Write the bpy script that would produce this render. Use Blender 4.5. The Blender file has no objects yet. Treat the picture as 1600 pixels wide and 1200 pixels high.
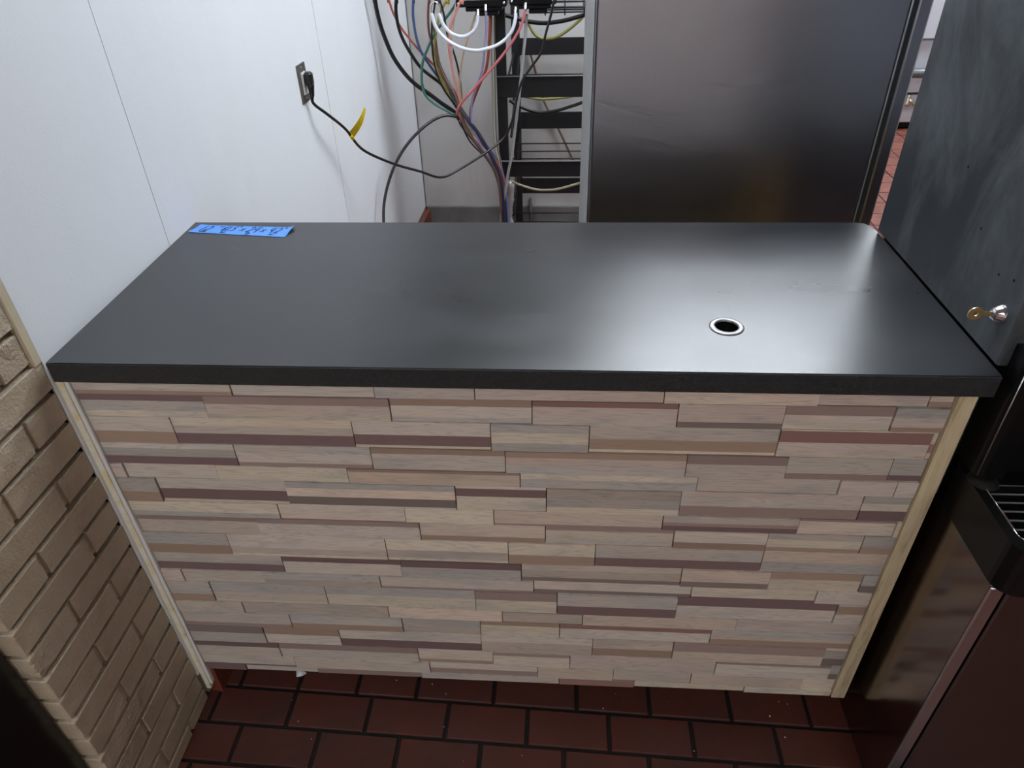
import bpy, bmesh, math, random
from mathutils import Vector, Matrix, noise

# ------------------------------------------------------------------ camera, light, exposure
SC = bpy.context.scene
COL = SC.collection
cam_d = bpy.data.cameras.new('camera'); cam = bpy.data.objects.new('camera', cam_d); COL.objects.link(cam)
cam.location = (0.8852, -0.9576, 1.7283)
cam.rotation_euler = (math.radians(54.3025), math.radians(1.5034), math.radians(3.6149))
cam_d.sensor_width = 36.0; cam_d.lens = 36.0 * 1104.52 / 1600.0
cam_d.clip_start = 0.02; cam_d.clip_end = 60
SC.camera = cam

world = bpy.data.worlds.new('world'); SC.world = world; world.use_nodes = True
world.node_tree.nodes['Background'].inputs[0].default_value = (0.7, 0.75, 0.85, 1)
world.node_tree.nodes['Background'].inputs[1].default_value = 0.05

vs = SC.view_settings
vs.view_transform = 'Standard'; vs.look = 'None'; vs.gamma = 1.0; vs.use_curve_mapping = False
vs.exposure = 0.0

# ceiling fixtures: (x, y, length x, length y, watts, colour)
CEILING_Z = 2.75
FIXTURES = [
    (1.0, 1.05, 0.6, 1.2, 30, (0.86, 0.93, 1.0), 'recessed cool white ceiling light panel above the counter aisle'),
    (1.8, 2.25, 1.2, 0.6, 66, (0.86, 0.93, 1.0), 'recessed cool white ceiling light panel above the cooler and rack'),
    (3.7, 4.6, 1.2, 0.6, 70, (0.86, 0.93, 1.0), 'recessed cool white ceiling light panel deep in the kitchen'),
    (2.5, -2.6, 0.6, 1.2, 24, (1.0, 0.96, 0.93), 'recessed white ceiling light panel on the front side, right'),
    (0.0, -2.6, 0.6, 1.2, 60, (0.95, 0.98, 1.0), 'recessed white ceiling light panel on the front side, left'),
]

random.seed(7)
ROW_Z = [1.026, 0.981, 0.928, 0.864, 0.81, 0.772, 0.707, 0.665, 0.614, 0.549, 0.494, 0.455, 0.387, 0.347, 0.295, 0.23, 0.175, 0.134, 0.11]
ROW_JOINTS = [[0.299, 0.559, 0.738, 1.066, 1.325, 1.506], [0.24, 0.583, 0.838, 1.093, 1.275, 1.457], [0.162, 0.506, 0.762, 0.941, 1.276, 1.536], [0.267, 0.532, 0.787, 1.121, 1.302, 1.486], [0.029, 0.216, 0.479, 0.814, 1.147, 1.406, 1.507], [0.083, 0.347, 0.686, 0.864, 1.121, 1.458], [0.318, 0.579, 0.759, 1.093, 1.354, 1.535], [0.264, 0.605, 0.862, 1.119, 1.302, 1.485], [-0.001, 0.186, 0.527, 0.785, 0.965, 1.303], [0.29, 0.552, 0.811, 1.147, 1.329, 1.514], [0.051, 0.237, 0.5, 0.837, 1.174, 1.433], [0.104, 0.368, 0.707, 0.888, 1.149, 1.486], [0.163, 0.504, 0.765, 0.946, 1.285, 1.546], [0.005, 0.266, 0.531, 0.713, 0.895, 1.235], [0.189, 0.373, 0.712, 0.972, 1.157, 1.496], [0.213, 0.556, 0.737, 0.921, 1.262, 1.523], [0.241, 0.58, 0.844, 1.026, 1.211, 1.471], [0.107, 0.291, 0.555, 0.896, 1.079, 1.341]]
TUBES = {
  'black_a': (0.0095, [[0.09, 2.35, 1.349], [0.086, 2.361, 1.32], [0.088, 2.372, 1.258], [0.099, 2.383, 1.187], [0.127, 2.394, 1.095], [0.17, 2.406, 1.019], [0.214, 2.417, 0.968], [0.267, 2.428, 0.927], [0.315, 2.439, 0.885], [0.385, 2.45, 0.829], [0.41, 2.435, 0.781], [0.471, 2.42, 0.707], [0.533, 2.405, 0.626], [0.566, 2.39, 0.569], [0.586, 2.375, 0.48], [0.591, 2.36, 0.337]]),
  'black_b': (0.0075, [[0.161, 2.45, 1.336], [0.156, 2.455, 1.306], [0.149, 2.46, 1.26], [0.151, 2.466, 1.202], [0.165, 2.471, 1.146], [0.194, 2.476, 1.085], [0.231, 2.481, 1.027], [0.278, 2.486, 0.986], [0.312, 2.492, 0.957], [0.346, 2.497, 0.916], [0.384, 2.494, 0.856], [0.405, 2.478, 0.786], [0.482, 2.462, 0.703], [0.545, 2.447, 0.622], [0.578, 2.431, 0.564], [0.598, 2.416, 0.474], [0.604, 2.4, 0.331]]),
  'red': (0.005, [[0.108, 2.5, 1.331], [0.114, 2.502, 1.301], [0.125, 2.504, 1.254], [0.147, 2.507, 1.202], [0.187, 2.509, 1.143], [0.232, 2.511, 1.088], [0.282, 2.513, 1.036], [0.319, 2.516, 0.985], [0.352, 2.518, 0.922], [0.386, 2.52, 0.84], [0.41, 2.502, 0.765], [0.471, 2.483, 0.703], [0.534, 2.465, 0.622], [0.567, 2.447, 0.566], [0.588, 2.428, 0.476], [0.594, 2.41, 0.334]]),
  'blue': (0.006, [[0.229, 2.48, 1.331], [0.226, 2.482, 1.302], [0.218, 2.484, 1.239], [0.222, 2.487, 1.159], [0.237, 2.489, 1.095], [0.268, 2.491, 1.04], [0.296, 2.493, 0.996], [0.336, 2.496, 0.942], [0.367, 2.498, 0.884], [0.405, 2.5, 0.816], [0.443, 2.482, 0.755], [0.492, 2.463, 0.712], [0.555, 2.445, 0.632], [0.588, 2.427, 0.575], [0.608, 2.408, 0.486], [0.615, 2.39, 0.345]]),
  'brown_a': (0.0055, [[0.31, 2.42, 1.337], [0.304, 2.425, 1.308], [0.294, 2.43, 1.246], [0.291, 2.434, 1.188], [0.297, 2.439, 1.143], [0.308, 2.444, 1.076], [0.338, 2.449, 0.999], [0.365, 2.453, 0.937], [0.394, 2.458, 0.856], [0.415, 2.451, 0.794], [0.482, 2.437, 0.702], [0.544, 2.423, 0.621], [0.577, 2.409, 0.563], [0.596, 2.394, 0.472], [0.602, 2.38, 0.329]]),
  'green': (0.006, [[0.433, 2.5, 1.32], [0.417, 2.485, 1.293], [0.398, 2.47, 1.266], [0.346, 2.456, 1.21], [0.304, 2.441, 1.158], [0.278, 2.426, 1.113], [0.256, 2.418, 1.069], [0.246, 2.416, 1.024], [0.243, 2.413, 0.973], [0.255, 2.41, 0.923], [0.296, 2.407, 0.884], [0.353, 2.404, 0.853], [0.399, 2.402, 0.825], [0.427, 2.399, 0.779], [0.477, 2.395, 0.712], [0.538, 2.391, 0.628], [0.569, 2.387, 0.567], [0.588, 2.384, 0.473], [0.593, 2.38, 0.326]]),
  'yellow': (0.006, [[0.388, 2.45, 1.327], [0.376, 2.449, 1.303], [0.352, 2.448, 1.267], [0.331, 2.447, 1.215], [0.313, 2.446, 1.148], [0.308, 2.444, 1.1], [0.311, 2.443, 1.033], [0.329, 2.442, 0.982], [0.357, 2.441, 0.923], [0.391, 2.44, 0.855], [0.423, 2.433, 0.787], [0.48, 2.427, 0.711], [0.541, 2.42, 0.628], [0.573, 2.413, 0.567], [0.592, 2.407, 0.474], [0.598, 2.4, 0.328]]),
  'black_c': (0.004, [[0.343, 2.4, 1.334], [0.336, 2.4, 1.31], [0.325, 2.4, 1.264], [0.313, 2.4, 1.219], [0.306, 2.4, 1.139], [0.307, 2.4, 1.074], [0.32, 2.4, 1.007], [0.344, 2.4, 0.947], [0.381, 2.4, 0.891], [0.412, 2.4, 0.837], [0.417, 2.388, 0.794], [0.452, 2.377, 0.721], [0.514, 2.365, 0.661], [0.57, 2.353, 0.607], [0.592, 2.342, 0.492], [0.597, 2.33, 0.35]]),
  'brown_b': (0.007, [[0.311, 2.46, 1.203], [0.315, 2.446, 1.128], [0.321, 2.432, 1.078], [0.332, 2.418, 1.041], [0.351, 2.405, 1.003], [0.378, 2.391, 0.96], [0.401, 2.377, 0.922], [0.418, 2.367, 0.862], [0.435, 2.362, 0.801], [0.471, 2.357, 0.738], [0.516, 2.351, 0.68], [0.556, 2.346, 0.622], [0.581, 2.34, 0.549], [0.593, 2.335, 0.348]]),
  'pale': (0.005, [[0.436, 2.4, 1.332], [0.429, 2.399, 1.309], [0.414, 2.399, 1.256], [0.401, 2.398, 1.196], [0.394, 2.397, 1.136], [0.389, 2.397, 1.079], [0.391, 2.396, 1.018], [0.397, 2.395, 0.95], [0.408, 2.395, 0.895], [0.415, 2.394, 0.824], [0.438, 2.393, 0.766], [0.481, 2.393, 0.724], [0.541, 2.392, 0.64], [0.572, 2.391, 0.578], [0.591, 2.391, 0.483], [0.595, 2.39, 0.335]]),
  'salmon': (0.005, [[0.46, 2.38, 1.334], [0.448, 2.379, 1.311], [0.429, 2.379, 1.275], [0.397, 2.378, 1.215], [0.384, 2.377, 1.16], [0.384, 2.377, 1.101], [0.394, 2.376, 1.03], [0.409, 2.375, 0.955], [0.416, 2.375, 0.886], [0.423, 2.374, 0.821], [0.447, 2.373, 0.769], [0.48, 2.373, 0.725], [0.54, 2.372, 0.64], [0.571, 2.371, 0.579], [0.589, 2.371, 0.484], [0.594, 2.37, 0.337]]),
  'striped': (0.0045, [[0.342, 2.44, 1.329], [0.349, 2.439, 1.305], [0.363, 2.438, 1.243], [0.371, 2.438, 1.17], [0.396, 2.437, 1.089], [0.412, 2.436, 1.006], [0.416, 2.435, 0.916], [0.418, 2.435, 0.813], [0.445, 2.434, 0.754], [0.489, 2.433, 0.715], [0.549, 2.432, 0.63], [0.581, 2.432, 0.567], [0.6, 2.431, 0.472], [0.605, 2.43, 0.322]]),
  'white_long': (0.0075, [[0.325, 2.34, 1.268], [0.337, 2.338, 1.222], [0.362, 2.336, 1.185], [0.403, 2.335, 1.153], [0.455, 2.333, 1.131], [0.51, 2.331, 1.123], [0.554, 2.333, 1.13], [0.593, 2.338, 1.14], [0.632, 2.344, 1.162], [0.662, 2.349, 1.195], [0.677, 2.355, 1.238], [0.678, 2.36, 1.261]]),
  'white_short': (0.0075, [[0.354, 2.35, 1.266], [0.369, 2.353, 1.225], [0.394, 2.356, 1.193], [0.427, 2.359, 1.177], [0.461, 2.361, 1.176], [0.494, 2.364, 1.193], [0.511, 2.367, 1.221], [0.518, 2.37, 1.253]]),
  'hook': (0.003, [[0.325, 2.34, 1.268], [0.324, 2.342, 1.289], [0.33, 2.343, 1.303], [0.344, 2.345, 1.31], [0.356, 2.347, 1.3], [0.363, 2.348, 1.283], [0.356, 2.35, 1.266]]),
  'peach': (0.0042, [[0.508, 2.42, 1.261], [0.486, 2.42, 1.212], [0.46, 2.42, 1.151], [0.443, 2.42, 1.105], [0.428, 2.42, 1.053], [0.417, 2.42, 0.999], [0.414, 2.42, 0.944], [0.418, 2.42, 0.874], [0.429, 2.42, 0.802], [0.481, 2.42, 0.719], [0.541, 2.42, 0.634], [0.573, 2.42, 0.571], [0.591, 2.42, 0.476], [0.596, 2.42, 0.326]]),
  'purple': (0.005, [[0.551, 2.38, 1.27], [0.551, 2.377, 1.202], [0.54, 2.373, 1.125], [0.527, 2.37, 1.046], [0.508, 2.367, 0.996], [0.482, 2.363, 0.935], [0.47, 2.36, 0.889], [0.467, 2.357, 0.819], [0.484, 2.353, 0.757], [0.522, 2.35, 0.681], [0.568, 2.347, 0.609], [0.592, 2.343, 0.491], [0.596, 2.34, 0.346]]),
  'rust': (0.0065, [[0.565, 2.42, 1.242], [0.56, 2.418, 1.18], [0.552, 2.417, 1.104], [0.539, 2.415, 1.036], [0.514, 2.413, 0.983], [0.484, 2.412, 0.923], [0.46, 2.41, 0.862], [0.46, 2.408, 0.799], [0.495, 2.407, 0.72], [0.555, 2.405, 0.636], [0.587, 2.403, 0.574], [0.606, 2.402, 0.479], [0.611, 2.4, 0.331]]),
  'pink': (0.006, [[0.72, 2.36, 1.275], [0.703, 2.355, 1.217], [0.675, 2.351, 1.17], [0.637, 2.346, 1.121], [0.59, 2.341, 1.069], [0.542, 2.337, 1.021], [0.468, 2.332, 0.948], [0.425, 2.335, 0.904], [0.409, 2.343, 0.877], [0.402, 2.358, 0.851], [0.414, 2.396, 0.806], [0.44, 2.43, 0.758], [0.491, 2.43, 0.698], [0.547, 2.43, 0.637], [0.576, 2.43, 0.581], [0.587, 2.43, 0.459], [0.592, 2.43, 0.308]]),
  'navy': (0.0095, [[0.373, 2.4, 0.949], [0.395, 2.385, 0.903], [0.424, 2.37, 0.861], [0.46, 2.359, 0.813], [0.496, 2.355, 0.762], [0.53, 2.351, 0.704], [0.563, 2.347, 0.639], [0.588, 2.343, 0.57], [0.598, 2.339, 0.477], [0.603, 2.335, 0.348]]),
  'clear_a': (0.0045, [[0.567, 2.47, 1.309], [0.566, 2.461, 1.236], [0.561, 2.453, 1.092], [0.561, 2.444, 0.937], [0.559, 2.435, 0.782], [0.564, 2.426, 0.675], [0.581, 2.417, 0.604], [0.595, 2.409, 0.467], [0.597, 2.4, 0.321]]),
  'clear_b': (0.0035, [[0.58, 2.47, 1.309], [0.579, 2.464, 1.236], [0.575, 2.457, 1.091], [0.572, 2.451, 0.935], [0.57, 2.445, 0.779], [0.575, 2.439, 0.671], [0.589, 2.433, 0.598], [0.6, 2.426, 0.46], [0.602, 2.42, 0.312]]),
  'clear_front': (0.007, [[0.722, 2.42, 1.247], [0.716, 2.403, 1.168], [0.701, 2.387, 1.048], [0.685, 2.378, 0.924], [0.667, 2.374, 0.798], [0.647, 2.371, 0.664], [0.628, 2.367, 0.583], [0.601, 2.364, 0.439], [0.585, 2.36, 0.337]]),
  'cord': (0.0052, [[0.036, 1.46, 1.169], [0.042, 1.49, 1.121], [0.074, 1.52, 1.077], [0.096, 1.626, 0.997], [0.119, 1.732, 0.889], [0.206, 1.838, 0.799], [0.285, 1.944, 0.732], [0.356, 2.05, 0.668], [0.425, 2.133, 0.673], [0.534, 2.217, 0.717], [0.613, 2.3, 0.757], [0.643, 2.301, 0.804], [0.665, 2.302, 0.866], [0.681, 2.303, 0.936], [0.705, 2.304, 1.005], [0.74, 2.305, 1.054], [0.786, 2.306, 1.115], [0.807, 2.307, 1.19], [0.823, 2.308, 1.242], [0.841, 2.309, 1.313], [0.849, 2.31, 1.34]]),
  'loop': (0.0068, [[0.405, 2.36, 0.83], [0.396, 2.347, 0.845], [0.344, 2.316, 0.857], [0.284, 2.267, 0.839], [0.215, 2.218, 0.79], [0.159, 2.169, 0.728], [0.116, 2.12, 0.65], [0.089, 2.065, 0.561], [0.084, 2.01, 0.469], [0.083, 1.955, 0.273], [0.101, 1.9, 0.136]]),
  'rack_yellow_a': (0.0068, [[0.706, 2.75, 1.179], [0.715, 2.75, 1.159], [0.739, 2.75, 1.118], [0.769, 2.75, 1.098], [0.81, 2.75, 1.093], [0.861, 2.75, 1.105], [0.924, 2.75, 1.145], [0.97, 2.75, 1.185], [1.025, 2.75, 1.24]]),
  'rack_yellow_b': (0.0065, [[0.666, 2.8, 0.828], [0.686, 2.8, 0.82], [0.734, 2.8, 0.81], [0.786, 2.8, 0.805], [0.854, 2.8, 0.809], [0.932, 2.8, 0.819], [1.027, 2.8, 0.845]]),
  'rack_black_a': (0.0095, [[0.603, 2.65, 1.214], [0.667, 2.65, 1.197], [0.715, 2.65, 1.184], [0.793, 2.65, 1.176], [0.872, 2.65, 1.183], [0.933, 2.65, 1.196], [0.985, 2.65, 1.21], [1.051, 2.65, 1.229]]),
  'rack_black_b': (0.0075, [[0.621, 2.65, 0.838], [0.652, 2.65, 0.819], [0.68, 2.65, 0.805], [0.737, 2.65, 0.785], [0.793, 2.65, 0.779], [0.862, 2.65, 0.79], [0.925, 2.65, 0.808], [0.977, 2.65, 0.825], [1.053, 2.65, 0.854]]),
  'rack_beige': (0.0062, [[0.617, 2.6, 0.456], [0.643, 2.6, 0.443], [0.686, 2.6, 0.426], [0.749, 2.6, 0.408], [0.808, 2.6, 0.405], [0.868, 2.6, 0.411], [0.975, 2.6, 0.441], [1.053, 2.6, 0.465]]),
  'rack_copper': (0.006, [[0.686, 3.07, 1.023], [0.712, 3.07, 0.955], [0.777, 3.07, 0.734], [0.857, 3.07, 0.585], [0.937, 3.07, 0.421], [0.962, 3.07, 0.369]]),
}


# ------------------------------------------------------------------ helpers
def srgb(r, g, b):
    f = lambda c: (c/255/12.92) if c/255 <= 0.04045 else ((c/255+0.055)/1.055)**2.4
    return (f(r), f(g), f(b), 1.0)

def link(o, parent=None):
    COL.objects.link(o)
    if parent is not None:
        o.parent = parent
    return o

def tag(o, label=None, cat=None, group=None, kind=None):
    if label: o['label'] = label
    if cat: o['category'] = cat
    if group: o['group'] = group
    if kind: o['kind'] = kind
    return o

def empty(name, loc=(0, 0, 0)):
    o = bpy.data.objects.new(name, None); o.location = loc; o.empty_display_size = 0.05
    link(o)
    return o

class MB:
    """collects shapes in world coordinates, builds one mesh object"""
    def __init__(self): self.v = []; self.f = []; self.m = []; self.s = []
    def add(self, vs, fs, mi=0, smooth=False):
        b = len(self.v); self.v += [tuple(p) for p in vs]
        for f in fs:
            self.f.append(tuple(i + b for i in f)); self.m.append(mi); self.s.append(smooth)
        return self
    def box(self, x0, x1, y0, y1, z0, z1, mi=0):
        vs = [(x0,y0,z0),(x1,y0,z0),(x1,y1,z0),(x0,y1,z0),(x0,y0,z1),(x1,y0,z1),(x1,y1,z1),(x0,y1,z1)]
        fs = [(0,3,2,1),(4,5,6,7),(0,1,5,4),(1,2,6,5),(2,3,7,6),(3,0,4,7)]
        return self.add(vs, fs, mi)
    def cbox(self, x0, x1, y0, y1, z0, z1, c=0.002, mi=0, M=None):
        """box with chamfered edges"""
        bm = bmesh.new(); bmesh.ops.create_cube(bm, size=1.0)
        for v in bm.verts:
            v.co = Vector(((x0+x1)/2 + v.co.x*(x1-x0), (y0+y1)/2 + v.co.y*(y1-y0), (z0+z1)/2 + v.co.z*(z1-z0)))
        bmesh.ops.bevel(bm, geom=bm.edges[:], offset=c, segments=1, affect='EDGES')
        bm.verts.index_update()
        vs = [(M @ v.co) if M else v.co.copy() for v in bm.verts]
        self.add(vs, [tuple(v.index for v in f.verts) for f in bm.faces], mi); bm.free()
        return self
    def prism(self, pts, z0, z1, mi=0, smooth=False):
        n = len(pts)
        vs = [(p[0], p[1], z0) for p in pts] + [(p[0], p[1], z1) for p in pts]
        self.add(vs, [tuple(range(n))[::-1], tuple(range(n, 2*n))], mi)
        b = len(self.v) - 2*n
        for i in range(n):
            j = (i+1) % n
            self.f.append((b+i, b+j, b+n+j, b+n+i)); self.m.append(mi); self.s.append(smooth)
        return self
    def sweep(self, pts, r, n=8, mi=0, caps=True):
        pts = [Vector(p) for p in pts]
        k = len(pts); rs = r if isinstance(r, (list, tuple)) else [r]*k
        t0 = (pts[1]-pts[0]).normalized()
        up = Vector((0,0,1)) if abs(t0.z) < 0.9 else Vector((1,0,0))
        nrm = t0.cross(up).normalized(); vs = []; prev = t0
        for i, p in enumerate(pts):
            t = (pts[min(i+1,k-1)] - pts[max(i-1,0)]).normalized()
            q = prev.rotation_difference(t); nrm = (q @ nrm).normalized(); nrm = (nrm - t*nrm.dot(t)).normalized(); prev = t
            bn = t.cross(nrm)
            for a in range(n):
                w = 2*math.pi*a/n
                vs.append(p + (nrm*math.cos(w) + bn*math.sin(w))*rs[i])
        fs = [(i*n+a, i*n+(a+1)%n, (i+1)*n+(a+1)%n, (i+1)*n+a) for i in range(k-1) for a in range(n)]
        self.add(vs, fs, mi, True)
        if caps:
            b = len(self.v) - len(vs)
            self.f.append(tuple(b+a for a in range(n))[::-1]); self.m.append(mi); self.s.append(False)
            self.f.append(tuple(b+(k-1)*n+a for a in range(n))); self.m.append(mi); self.s.append(False)
        return self
    def cyl(self, p0, p1, r, n=16, mi=0): return self.sweep([p0, p1], r, n, mi)
    def lathe(self, prof, c, axis='z', n=24, mi=0, smooth=True):
        """prof: list of (radius, height) along axis from c"""
        vs = []
        for (r, h) in prof:
            for a in range(n):
                w = 2*math.pi*a/n; x, y = r*math.cos(w), r*math.sin(w)
                if axis == 'z': vs.append((c[0]+x, c[1]+y, c[2]+h))
                elif axis == 'x': vs.append((c[0]+h, c[1]+x, c[2]+y))
                else: vs.append((c[0]+x, c[1]+h, c[2]+y))
        fs = [(i*n+a, i*n+(a+1)%n, (i+1)*n+(a+1)%n, (i+1)*n+a) for i in range(len(prof)-1) for a in range(n)]
        return self.add(vs, fs, mi, smooth)
    def build(self, name, mats, parent=None, recalc=True):
        me = bpy.data.meshes.new(name)
        vs = self.v
        if parent is not None:
            L = parent_loc(parent); vs = [(p[0]-L[0], p[1]-L[1], p[2]-L[2]) for p in vs]
        me.from_pydata(vs, [], self.f)
        if not isinstance(mats, (list, tuple)): mats = [mats]
        for m in mats: me.materials.append(m)
        me.polygons.foreach_set('material_index', self.m)
        me.polygons.foreach_set('use_smooth', self.s)
        if recalc:
            bm = bmesh.new(); bm.from_mesh(me); bmesh.ops.recalc_face_normals(bm, faces=bm.faces[:]); bm.to_mesh(me); bm.free()
        me.update()
        return link(bpy.data.objects.new(name, me), parent)

def parent_loc(o):
    L = Vector((0,0,0))
    while o is not None:
        L += o.location; o = o.parent
    return L

def spline(P, sub=6):
    """Catmull-Rom through the points"""
    P = [Vector(p) for p in P]
    Q = [P[0]*2 - P[1]] + P + [P[-1]*2 - P[-2]]
    out = []
    for i in range(1, len(Q)-2):
        a, b, c, d = Q[i-1], Q[i], Q[i+1], Q[i+2]
        for s in range(sub):
            t = s/sub
            out.append(0.5*((2*b) + (c-a)*t + (2*a-5*b+4*c-d)*t*t + (3*b-a-3*c+d)*t**3))
    out.append(P[-1])
    return out

# ------------------------------------------------------------------ materials
class NT:
    def __init__(self, name):
        self.m = bpy.data.materials.new(name); self.m.use_nodes = True
        self.t = self.m.node_tree; self.n = self.t.nodes; self.b = self.n['Principled BSDF']
    def node(self, k, **kw):
        o = self.n.new(k)
        for a, b in kw.items():
            if a in o.inputs.keys() and not hasattr(o, a): o.inputs[a].default_value = b
            else: setattr(o, a, b)
        return o
    def l(self, a, b): self.t.links.new(a, b)
    def coord(self, scale=(1,1,1), kind='Object', off=None):
        tc = self.n.new('ShaderNodeTexCoord'); mp = self.n.new('ShaderNodeMapping')
        mp.inputs['Scale'].default_value = scale
        self.l(tc.outputs[kind], mp.inputs['Vector'])
        return mp.outputs['Vector']
    def pos(self, scale=(1,1,1)):
        g = self.n.new('ShaderNodeNewGeometry'); mp = self.n.new('ShaderNodeMapping')
        mp.inputs['Scale'].default_value = scale
        self.l(g.outputs['Position'], mp.inputs['Vector'])
        return mp.outputs['Vector']
    def noise(self, vec, scale, detail=3, rough=0.6, dist=0):
        o = self.n.new('ShaderNodeTexNoise'); o.inputs['Scale'].default_value = scale
        o.inputs['Detail'].default_value = detail; o.inputs['Roughness'].default_value = rough; o.inputs['Distortion'].default_value = dist
        self.l(vec, o.inputs['Vector']); return o.outputs['Fac']
    def ramp(self, fac, stops):
        o = self.n.new('ShaderNodeValToRGB'); e = o.color_ramp.elements
        while len(e) < len(stops): e.new(0.5)
        for i, (p, c) in enumerate(stops):
            e[i].position = p; e[i].color = c if len(c) == 4 else (*c, 1)
        self.l(fac, o.inputs['Fac']); return o.outputs['Color']
    def mix(self, fac, a, b, mode='MIX'):
        o = self.n.new('ShaderNodeMix'); o.data_type = 'RGBA'; o.blend_type = mode
        for s, v in ((o.inputs[0], fac), (o.inputs[6], a), (o.inputs[7], b)):
            if isinstance(v, (int, float)): s.default_value = v
            elif isinstance(v, tuple): s.default_value = v
            else: self.l(v, s)
        return o.outputs[2]
    def bump(self, h, strength=0.3, dist=0.002, normal=None):
        o = self.n.new('ShaderNodeBump'); o.inputs['Strength'].default_value = strength; o.inputs['Distance'].default_value = dist
        self.l(h, o.inputs['Height'])
        if normal is not None: self.l(normal, o.inputs['Normal'])
        self.l(o.outputs['Normal'], self.b.inputs['Normal']); return o.outputs['Normal']
    def set(self, **kw):
        for k, v in kw.items():
            s = self.b.inputs[k.replace('_', ' ')]
            if isinstance(v, (int, float, tuple)): s.default_value = v
            else: self.l(v, s)
        return self

def g(v): return (v, v, v, 1)

def simple(name, col, rough=0.5, metal=0.0, var=0.12, scale=30, bump=0.0, bdist=0.001, spec=0.5, **kw):
    t = NT(name); v = t.pos()
    f = t.noise(v, scale, 4)
    c = t.mix(var, col, t.ramp(f, [(0.3, g(0.25)), (0.7, g(1.0))]), 'MULTIPLY') if var else col
    t.set(Base_Color=c, Roughness=rough, Metallic=metal)
    t.b.inputs['Specular IOR Level'].default_value = spec
    if bump: t.bump(t.noise(v, scale*4, 3), bump, bdist)
    for k, val in kw.items(): t.b.inputs[k.replace('_', ' ')].default_value = val
    return t.m

M = {}
# white fibreglass wall sheet, pebbled
def frp(name, base, dirt, amt):
    t = NT(name); v = t.pos()
    d = t.noise(t.pos((1, 1, 0.45)), 2.2, 6, 0.65, 0.4)
    c = t.mix(t.ramp(d, [(0.48, g(0)), (0.78, g(amt))]), base, dirt)
    sp = t.noise(v, 55, 2)
    c = t.mix(t.ramp(sp, [(0.74, g(0)), (0.80, g(0.5*amt))]), c, dirt)
    t.set(Base_Color=c, Roughness=0.42)
    t.bump(t.noise(v, 260, 2), 0.35, 0.0012)
    return t.m
M['frp'] = frp('white_wall_sheet', srgb(226, 229, 233), srgb(176, 172, 164), 0.10)
M['frp_dirty'] = frp('grimy_wall_sheet', srgb(192, 190, 187), srgb(128, 120, 108), 0.45)
M['wall_plain'] = simple('painted_wall', srgb(206, 204, 200), 0.7, var=0.05)
M['wall_dim'] = simple('tan_painted_wall', srgb(176, 166, 154), 0.7, var=0.05)
M['ceil'] = simple('ceiling_paint', srgb(205, 205, 200), 0.8, var=0.05)
M['cream_trim'] = simple('cream_trim', srgb(196, 184, 156), 0.5, var=0.1, scale=40)

def strip_mat():
    t = NT('yellowed_edge_strip'); v = t.pos()
    f = t.noise(v, 22, 4, 0.7)
    c = t.ramp(f, [(0.42, srgb(240, 236, 222)), (0.60, srgb(232, 220, 178)), (0.74, srgb(206, 178, 114))])
    t.set(Base_Color=c, Roughness=0.45); return t.m
M['strip'] = strip_mat()

def brick_mat():
    t = NT('painted_brick'); v = t.pos()
    a = t.noise(v, 14, 5, 0.6); b = t.noise(v, 170, 3, 0.6)
    oi = t.n.new('ShaderNodeObjectInfo')
    c = t.ramp(a, [(0.3, srgb(170, 155, 133)), (0.7, srgb(186, 171, 148))])
    c = t.mix(t.ramp(oi.outputs['Random'], [(0, g(0.0)), (1, g(0.22))]), c, srgb(150, 134, 112))
    c = t.mix(t.ramp(b, [(0.70, g(0)), (0.78, g(0.35))]), c, srgb(214, 200, 176))
    t.set(Base_Color=c, Roughness=0.55)
    big = t.noise(v, 38, 4, 0.7); patch = t.ramp(t.noise(v, 7, 2), [(0.5, g(0.12)), (0.66, g(1))])
    h = t.mix(1.0, t.mix(1.0, big, patch, 'MULTIPLY'), t.mix(0.25, g(0), b), 'ADD')
    t.bump(h, 1.0, 0.012)
    return t.m
M['brick'] = brick_mat()
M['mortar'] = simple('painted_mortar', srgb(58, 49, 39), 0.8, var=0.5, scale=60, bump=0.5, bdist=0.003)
M['black_gloss'] = simple('glossy_black', srgb(18, 18, 18), 0.25, var=0.3, scale=12)

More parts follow.
